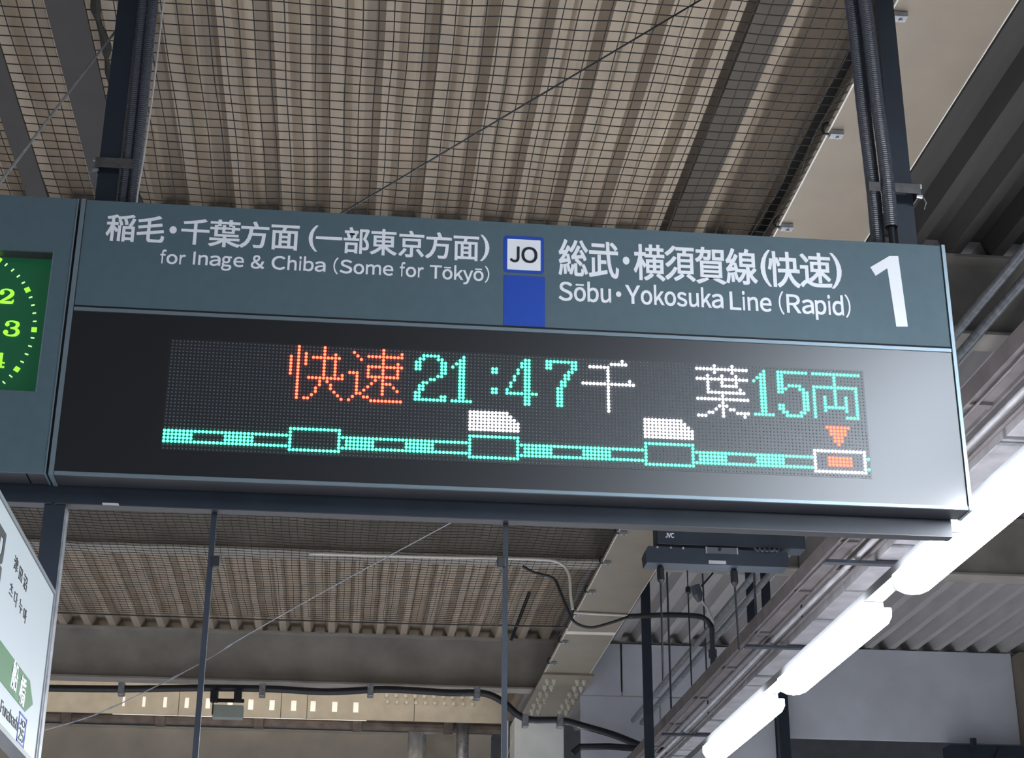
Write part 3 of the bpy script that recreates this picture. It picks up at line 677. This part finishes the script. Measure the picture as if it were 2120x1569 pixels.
br = [(1.6255,4.3500,1.4501), (1.6659,4.3500,1.4902), (1.7152,4.3500,1.4907), (1.7111,4.3500,1.4505)]
part('bracket', prism(B(), [(p[0], p[2]) for p in br], 'Y', 4.347, 4.356), m_lampbody, rl)
# hangers of the rail
for y in (1.25, 2.30):
    part('hanger_rod', tube(B(), [(ROWX, y, ROWZ+.085), (ROWX, y, 3.25)], .004, 6), m_galv, rl)

U = ROOF_SCALE
# ------------------------------------------------------------------ pipes, cable tray, ducts along the platform
def along(name, x, z, r, y0, y1, m, lab, cat='pipe', n=10, wob=0.0):
    pts = [(x + wob*math.sin(y*1.3), y, z + wob*math.cos(y*.9)) for y in [y0 + (y1-y0)*i/24 for i in range(25)]]
    return tag(new(name, tube(B(), pts, r, n), m, smooth=True), lab, cat)
along('conduit_pipe', 2.372, 2.80, .021, 3.4, 13.6, m_galv, 'upper grey steel pipe running away right of the sign')
along('conduit_pipe', 2.445, 2.78, .021, 3.4, 13.6, m_galv, 'lower grey steel pipe running away right of the sign')
tr = root('cable_tray', (2.2, 8.0, 2.2), 'brown cable tray running away between pipes and lamp row', 'cable tray')
part('tray_channel', box(B(), 2.105, 2.115, 3.4, 13.55, 2.20, 2.27), m_brown, tr)
part('tray_channel', box(B(), 2.205, 2.215, 3.4, 13.55, 2.20, 2.27), m_brown, tr)
part('tray_base', box(B(), 2.1155, 2.2045, 3.4, 13.55, 2.214, 2.220), m_brown, tr)
for k in range(12):
    part('rung', box(B(), 2.1155, 2.2045, 3.6+k*.8, 3.64+k*.8, 2.203, 2.2135), m_brown, tr)
along('conduit_pipe', 2.238, 2.185, .013, 3.4, 13.55, m_rail, 'pale thin pipe along the edge of the brown cable tray', wob=.003)
for i, (x, z, r) in enumerate(((2.268, 2.20, .009), (2.292, 2.19, .011), (2.130, 2.19, .006))):
    along('tray_cable', x, z, r, 3.4, 13.55, m_brown, ('mauve cable beside the thin pipe', 'thick mauve cable nearest the pale duct', 'thin cable under the cable tray')[i] + ' right of the sign', 'cable', 6, .006)
dk = root('pale_duct', (2.36, 8, 2.17), 'pale flat wiring duct nearest the lamp row', 'duct')
for k in range(5):
    y0 = 3.4 + k*2.03
    part('duct_section', box(B(), 2.325, 2.440, y0, y0+2.00, 2.17, 2.22, .003), m_rail, dk)
for k in range(8):
    y = 4.2 + k*1.25
    part('duct_strap', box(B(), 2.322, 2.443, y, y+.03, 2.165, 2.1695), m_galv, dk)
along('conduit_pipe', 2.47, 2.13, .012, 3.4, 13.55, m_rail, 'slim pale pipe between wiring duct and lamps')
for i, (y, x) in enumerate(((6.95, 2.16), (8.5, 2.16), (10.9, 2.16))):
    bm = B(); tube(bm, [(x, y, 2.275), (x, y, DK_Z)], .007, 6); tube(bm, [(x+.249, y, 2.225), (x+.249, y, DK_Z)], .006, 6)
    box(bm, x-.07, x+.32, y-.02, y+.02, 2.150, 2.1640); part('trapeze', bm, m_conduit, tr)

# ------------------------------------------------------------------ twin black bars with hanging rods
def q3(x, y, Y=7.0): return x
dv = root('display_bar', (1.68, 7.0, 2.22), 'upper black bar with a white maker mark, hung just below the sign beam', 'monitor')
a, b = (1.3479,7.0000,2.2870), (2.0214,7.0000,2.2383); a2 = (1.3462,7.0000,2.2264)
part('casing', box(B(), a[0], b[0], 7.0, 7.10, a2[2], a[2]+.04, .003), m_navy, dv)
jb = ((1.3863,7.0000,2.2593), (1.4239,7.0000,2.2765))
latin_part('maker_mark', [('JVC', (jb[0][0], jb[1][0], jb[0][2]-.001, jb[1][2]+.002))], ('Y', 7.0), m_white, dv, .03)
dv2 = root('display_bar', (1.62, 6.98, 2.14), 'lower black bar with angled ends and a small pale label', 'monitor')
c, d = (1.2901,6.9800,2.2092), (1.9350,6.9800,2.1351); c2 = (1.2925,6.9800,2.1339)
zt, zb_ = c[2], c2[2]
part('casing', prism(B(), [(c[0]+.012, zt), (d[0]-.004, zt-.006), (d[0], zt-.03), (d[0]-.006, zb_), (c[0]+.006, zb_), (c[0], zt-.028)], 'Y', 6.98, 7.08), m_navy, dv2)
e, f_ = (1.5614,6.9800,2.2127), (1.7017,6.9800,2.1844)
part('socket_plate', box(B(), e[0], f_[0], 6.974, 6.9795, f_[2], e[2]), m_conduit, dv2)
for x in (e[0], f_[0]): part('plate_edge', box(B(), x-.003, x+.003, 6.970, 6.9735, f_[2]-.002, e[2]), m_galv, dv2)
sp_ = (1.6220,6.9800,2.2038); bm = B(); cyl(bm, (sp_[0], 6.9735, sp_[2]), (0, -1, 0), .008, .004, 10); part('socket', bm, m_black, dv2)
l0, l1 = (1.5720,6.9800,2.1530), (1.6495,6.9800,2.1380)
part('small_label', box(B(), l0[0], l1[0], 6.9775, 6.9795, l1[2], l0[2]), m_lampbody, dv2)
for (x, y) in ((1360,1134), (1389,1135), (1415,1140)):
    p = (1.3852,6.9800,2.2038); xx = p[0] + (x-1380)*.0021
    bm = B(); cyl(bm, (xx, 6.9795, p[2]), (0, -1, 0), .005, .006, 8); part('screw', bm, m_galv, dv2)
bm = B()
for k in range(5):
    p0 = (1.7797,6.9700,2.2177)
    tube(bm, smoothpts([(p0[0]+k*.022, 6.97, p0[2]-.004), (p0[0]+.012+k*.022, 6.96, p0[2]-.020), (p0[0]+.024+k*.022, 6.97, p0[2]-.004)], 4), .005, 6)
part('cable_loops', bm, m_conduit, dv2)
def turn(px, y0, y1, Y, lab, body=True, xend=None):
    p0 = PYf(px, y0, Y); p1 = PYf(xend or px, y1, Y)
    r = root('turnbuckle_rod', (p0[0], Y, p1[2]), lab, 'rod')
    part('rod', tube(B(), [p0, (p1[0], Y, p1[2])], .0045, 6), m_cable, r)
    if body:
        zc = p0[2]; bm = B()
        tube(bm, [(p0[0], Y, zc), (p0[0]+.001, Y, zc-.02), (p0[0]+.001, Y, zc-.07), (p0[0]+.002, Y, zc-.09)], .012, 8, rf=lambda i: (.010, .016, .016, .006)[i])
        part('turnbuckle', bm, m_cable, r)
    return r
# image coordinates projected through the camera (X, Z) onto the plane Y of each rod
def PYf(a, b, Y): return a
def rod2(p0, p1, lab, body=.09, r0=.0045):
    r = root('turnbuckle_rod', p1, lab, 'rod')
    part('rod', tube(B(), [p0, p1], r0, 6), m_cable, r)
    if body:
        bm = B(); X, Y, Z = p0
        tube(bm, [(X, Y, Z), (X, Y, Z-.2*body), (X+.001, Y, Z-.8*body), (X+.001, Y, Z-body)], .012, 8, rf=lambda i: (.010, .0165, .0165, .006)[i])
        part('turnbuckle', bm, m_cable, r)
    return r
rod2((1.3644,7.0300,2.1382), (1.3618,7.0300,1.6194), 'left turnbuckle rod hanging from the black bars', .085)
rod2((1.6956,7.0300,2.1368), (1.7019,7.0300,1.7675), 'right turnbuckle rod hanging from the black bars', .085)
cr = rod2((2.1545,10.2000,2.9673), (2.1560,10.2000,2.3243), 'thin rod with a small cup top between the turnbuckles', .05)
_p = (2.1545,10.2000,2.9673); part('top_stud', tube(B(), [_p, (_p[0], 10.2, BM_Z)], .004, 6), m_cable, cr)
dr_ = root('junction_box', (2.0447,9.4000,2.6895), 'small dark junction box with a cable between the turnbuckle rods', 'box')
p = (2.0478,9.4000,2.6955)
part('box_body', tube(B(), [(p[0]-.02, 9.4, p[2]+.045), (p[0]-.004, 9.4, p[2]-.01), (p[0]+.004, 9.4, p[2]-.05)], .03, 8, rf=lambda i: (.030, .030, .014)[i]), m_conduit, dr_)
part('cable', tube(B(), [(2.1401,9.4000,2.8228), (2.0668,9.4000,2.7374)], .006, 6), m_cable, dr_)
part('cable', tube(B(), [(2.0580,9.4000,2.6606), (2.1018,9.4000,2.5978), (2.1331,9.4000,2.5174)], .007, 6), m_rail, dr_)
pv = root('pipe_drop', (2.3523,10.4000,2.7529), 'dark vertical pipe drop below the junction box, crossing the steel pipes', 'pipe')
part('pipe', tube(B(), [(2.3459,10.4000,2.7527), (2.3411,10.4000,2.4114)], .018, 8), m_conduit, pv)
part('coupling', tube(B(), [(2.3431,10.4000,2.6094), (2.3440,10.4000,2.5558)], .027, 8), m_conduit, pv)
pa, pb = (2.5437,10.2200,2.9608), (2.6025,10.2200,2.7525)
tag(new('hanging_plate', box(B(), pa[0], pb[0], 10.22, 10.25, pb[2], BM_Z-.001, .002), m_navy), 'shorter dark flat plate hanging beyond the two steel pipes', 'plate')
pa, pb = (2.6445,10.2200,3.0674), (2.6986,10.2200,2.8382)
tag(new('hanging_plate', box(B(), pa[0], pb[0], 10.22, 10.25, pb[2], BM_Z-.001, .002), m_navy), 'longer dark flat plate hanging right of the shorter plate', 'plate')

# ------------------------------------------------------------------ cables and pipes near the girder
def cab(name, pts, r, m, lab, cat='cable'): return tag(new(name, tube(B(), smoothpts(pts, 6), r, 8), m, smooth=True), lab, cat)
cab('drooping_cable', [(1.0301,9.6500,2.8985), (1.0976,9.6500,2.8617), (1.2148,9.6500,2.8297), (1.2584,9.6500,2.7472), (1.3015,9.6500,2.6443), (1.3446,9.6500,2.5628), (1.4374,9.6500,2.5334), (1.5545,9.6500,2.5637), (1.6665,9.6500,2.6059)], .009, m_cable,
    'dark drooping cable looping under the cream girder')
cab('pale_conduit', [(-0.2532,9.7000,2.9451), (0.3842,9.7000,2.9504), (0.7939,9.7000,2.9564), (1.1476,9.7000,2.9602), (1.2659,9.7000,2.9401), (1.3187,9.7000,2.8690), (1.3266,9.7000,2.7485), (1.3405,9.7000,2.6531)], .009, m_edge,
    'pale conduit along the cross beam foot, bending down to the girder', 'conduit')
cab('cross_conduit', [(1.5524,11.1855,3.0390), (1.7309,11.2021,3.0390), (1.9437,11.2146,3.0390)], .010, m_edge, 'pale conduit crossing straight under the cream girder', 'conduit')
cab('bent_pipe', [(1.7960,10.4000,2.8117), (2.0499,10.4000,2.8296), (2.2407,10.4000,2.8295), (2.3099,10.4000,2.8061), (2.3459,10.4000,2.7527)], .018, m_cable, 'dark pipe running right from the girder and bending down', 'pipe')
cab('long_black_cable', [(-2.4856,13.6000,2.9306), (-1.8008,13.6000,2.9422), (-1.1489,13.6000,2.9685), (-0.6061,13.6000,2.9760), (-0.1366,13.6000,2.9656), (0.3340,13.6000,2.9987), (0.8492,13.6000,2.9853), (1.1278,13.6000,2.9892), (1.2880,13.6000,2.9258), (1.4083,13.6000,2.8256), (1.5280,13.6000,2.7812), (1.7675,13.6000,2.7836), (1.9473,13.6000,2.7447), (2.2067,13.6000,2.6762), (2.4456,13.6000,2.5915), (2.6453,13.6000,2.5532)], .030, m_cable,
    'long thick black cable strung below the far beam and across the column top')
for x in (251, 350, 543, 767, 988):
    pass
clp = [(-1.7924,13.5600,2.9414), (-0.6699,13.5600,2.9615), (0.2034,13.5600,2.9862), (1.0767,13.5600,2.9870), (1.4758,13.5600,2.7718), (1.7623,13.5600,2.7754)]
for i, p in enumerate(clp):
    tag(new('cable_clip', box(B(), p[0]-.025, p[0]+.025, 13.545, 13.64, p[2]-.055, p[2]+.045, .004), m_galv), 'small grey clip on the long black cable, ' + ('farthest left of the left rod', 'first right of the left rod', 'halfway between the two rods', 'just left of the middle rod', 'at the left corner of the column', 'at the right corner of the column')[i], 'clip', 'clips on the long black cable')
gap_outline = [(1.4446,12.6000,3.7842), (1.5520,12.6000,3.7999), (1.4752,12.6000,3.5929), (1.4143,12.6000,3.5752), (1.2682,12.6000,3.1852), (1.2457,12.6000,3.1921), (1.3990,12.6000,3.6137)]  # outline of a dark sheet put in where there is only a shaded gap
tag(new('shade_gap_sheet', prism(B(), [(p[0], p[2]) for p in gap_outline], 'Y', 12.6, 12.62), m_navy), 'dark sheet added for a slanting shaded gap beside the middle rod, seen through the net', 'bracket')

# column at the girder end
cl = root('column', (1.72, 14.9, -1.6), 'pale grey box column under the girder end', 'column')
part('shaft', box(B(), 1.505, 1.945, 14.725, 15.15, -1.6, FL_Z-.02, .006), mat('column_paint', (.72, .74, .72), .5, var=.08), cl)
part('ladder_rail', box(B(), 1.440, 1.450, 14.73, 14.75, -1.6, 3.0), m_edge, cl)
bm = B()
for k in range(22):
    z = -1.5 + k*.2; tube(bm, [(1.448, 14.74, z), (1.502, 14.74, z+.19)], .004, 5)
part('lattice', bm, m_edge, cl)

# fascia on the right side of the far beam
fs = root('fascia_wall', (4.0, 13.9, 2.2), 'grey panelled fascia below the far ribbed roof, right of the column', 'wall')
for (x0, x1, z0, z1) in ((1.95, 2.30, 3.03, 3.47), (1.95, 2.62, 2.2, 3.02), (2.31, 3.60, 3.03, 3.47), (2.63, 3.60, 2.2, 3.02), (3.70, 5.72, 2.71, 3.488), (6.0, 8.0, 2.2, 3.45)):
    part('fascia_panel', box(B(), x0+.003, x1-.003, 13.72 if x0 < 5.9 else 13.95, 13.74 if x0 < 5.9 else 13.97, z0, z1, .003), m_fascia, fs)
part('stiffener', box(B(), 5.72, 5.80, 13.55, 13.76, 2.66, 3.46), m_cream, fs)
part('post', box(B(), 3.605, 3.695, 13.62, 13.76, -1.6, 3.46), m_navy, fs)
lw = root('lower_gantry', (4.6, 13.6, 2.6), 'dark gantry beam below the grey fascia at the lower right corner', 'beam')
a = (5.0211,13.5000,2.6529); b = (5.7334,13.5000,2.6387)
part('beam_body', box(B(), a[0], 7.5, 13.5, 13.7, 2.2, a[2]), m_navy, lw)
for k in range(5):
    bm = B(); tube(bm, [(a[0]+.25+k*.33, 13.48, 2.3), (a[0]+.42+k*.33, 13.48, 2.62)], .02, 6); part('brace', bm, m_navy, lw)
bm = B(); p = (5.1984,13.4500,2.6639); cyl(bm, (p[0], 13.45, p[2]-.04), (0, 0, 1), .03, .07, 6); part('finial', bm, m_navy, lw)
part('cable_run', tube(B(), [(1.8379,13.4000,2.4775), (1.8972,13.4000,2.5329), (2.1332,13.4000,2.5427), (2.4683,13.4000,2.5277)], .028, 8), m_cable, lw)

# bright bay beyond the far beam: cream plates with slots, rusty pipe, brackets
fb_ = root('slotted_fascia', (-1.0, 15.2, 3.0), 'cream fascia plates with bright slots between far beams at the lower left', 'panel')
FY = 15.0
xs = [(-2.6822,15.0000,3.0796)[0], (-1.4668,15.0000,3.1128)[0], (-0.5653,15.0000,3.1375)[0], (-0.3338,15.0000,3.1438)[0], (0.6252,15.0000,3.1700)[0], (1.4209,15.0000,3.1918)[0]]
zt_, zb2 = (-0.4982,15.0000,3.3135)[2], (-0.4817,15.0000,3.0274)[2]
zs0, zs1 = (-0.4909,15.0000,3.1873)[2], (-0.4855,15.0000,3.0921)[2]
m_crp = mat('cream_plate_paint', (0.495, 0.443, 0.352), .55, var=.15, scale=7)
slots = [(x, 5.5) for x in (255, 297, 341, 386, 430, 476, 519, 563, 608, 648, 693, 737)]
SX = [(-1.9512,15.0000,3.0996)[0], (-1.7746,15.0000,3.1044)[0], (-1.5892,15.0000,3.1095)[0], (-1.3991,15.0000,3.1147)[0], (-1.2127,15.0000,3.1198)[0], (-1.0174,15.0000,3.1251)[0], (-0.8343,15.0000,3.1301)[0], (-0.6465,15.0000,3.1353)[0], (-0.4539,15.0000,3.1405)[0], (-0.2823,15.0000,3.1452)[0], (-0.0888,15.0000,3.1505)[0], (0.1010,15.0000,3.1557)[0]]
for i in range(len(xs)-1):
    a, b = xs[i]+.003, xs[i+1]-.003
    bm = B()
    if i: part('joint_cover', box(B(), xs[i]-.012, xs[i]+.012, FY+.0205, FY+.024, zb2, zt_), m_beam, fb_)
    box(bm, a, b, FY, FY+.02, zs0, zt_); box(bm, a, b, FY, FY+.02, zb2, zs1)
    cur = a
    for k, sx in enumerate(SX):
        if a < sx < b:
            hw = .012 + .0022*min(k, 5)
            lo, hi = max(a, sx-hw), min(b, sx+hw)
            if lo > cur: box(bm, cur, lo, FY, FY+.02, zs1, zs0)
            cur = hi
    box(bm, cur, b, FY, FY+.02, zs1, zs0)
    part('fascia_plate', bm, m_crp, fb_)
m_slot = mat('slot_glow', (.9, .87, .8), .5, var=.05, emit=(1.0, .93, .82), es=.5)  # glow added in place of lamp-lit rib faces
part('glow_backing', box(B(), SX[0]-.1, SX[-1]+.1, FY+.10, FY+.12, zs1-.05, zs0+.05), m_slot, fb_, label='added glowing strip behind the slots, standing in for lit rib faces')
for k in range(10):
    p0 = (0.3709,14.9600,3.1982); x = p0[0] + k*.085
    bm = B(); cyl(bm, (x, 14.998, p0[2]+.05), (0, -1, 0), .018, .03, 6); part('plate_bolt', bm, m_edge, fb_)
    bm = B(); cyl(bm, (x+.01, 14.998, p0[2]-.01), (0, -1, 0), .016, .03, 6); part('plate_bolt', bm, m_edge, fb_)
for x in (-2.2, -.6, .9):
    part('hanger_strap', box(B(), x-.02, x+.02, FY+.021, FY+.026, zt_-.05, DK_Z), m_beam, fb_)
zp = (-1.3651,15.4000,3.0674)[2]
rpipe = root('rusty_pipe', (-1.2, 15.4, zp), 'rusty brown pipe running across below the slotted cream fascia', 'pipe')
part('pipe', tube(B(), [(-5, 15.4, zp), (-1.5, 15.4, zp), (1.5, 15.4, zp-.01)], .048, 10), m_rust, rpipe)
for (px) in ((-2.4882,15.3000,3.0176), (-1.6569,15.3000,3.0396), (-0.7723,15.3000,3.0542), (0.1225,15.3000,3.0690), (0.9609,15.3000,3.0911)):
    part('pipe_collar', box(B(), px[0]-.045, px[0]+.045, 15.32, 15.47, zp-.06, zp+.055, .008), m_rust, rpipe)
dn = (0.6915,15.6000,3.1171)
dpn = root('wrapped_downpipe', (dn[0], 15.6, 2.0), 'whitish wrapped downpipe below the rusty pipe at the bottom', 'pipe')
part('pipe', tube(B(), smoothpts([(dn[0], 15.6, 2.0), (dn[0]-.01, 15.6, dn[2]-.12), (dn[0]+.03, 15.6, dn[2]-.03), (dn[0]+.16, 15.6, dn[2]+.01)], 6), .085, 12), mat('wrap_grey', (.38, .36, .34), .8, var=.3, scale=14, bump=.4), dpn)
d2 = (1.0814,15.2400,3.0558)
tag(new('grey_downpipe', tube(B(), [(d2[0], 15.24, 2.0), (d2[0], 15.24, (1.0768,15.2400,3.3220)[2])], .058, 10), m_galv, smooth=True), 'straight grey downpipe left of the column', 'pipe')
d3 = (0.8840,15.9000,3.1817)
tag(new('panel_pair', box(B(), d3[0]-.10, d3[0]+.22, 15.9, 15.95, 2.3, d3[2]-.03, .02), m_crp), 'cream rounded panel between the two downpipes', 'panel')
ub = root('small_unit', (-0.9358,13.5000,2.7733), 'small pale green unit hanging below the black cable', 'box')
ua, ux = (-1.0500,13.5000,2.8167), (-0.8092,13.5000,2.7147)
part('casing', box(B(), ua[0], ux[0], 13.5, 13.6, ux[2], ua[2], .004), mat('unit_green_grey', (.30, .34, .30), .5), ub)
bm = B()
for q in ((-1.0476,13.5000,2.8868), (-0.8598,13.5000,2.8921)): box(bm, q[0]-.03, q[0]+.03, 13.5, 13.58, q[2]-.04, q[2]+.05)
box(bm, ua[0]-.005, ua[0]+.005, 13.49, 13.5, ux[2]+.02, ua[2]+.15); box(bm, ua[0], ux[0], 13.55, 13.58, ua[2]+.035, ua[2]+.06)
part('mounting', bm, m_cable, ub)
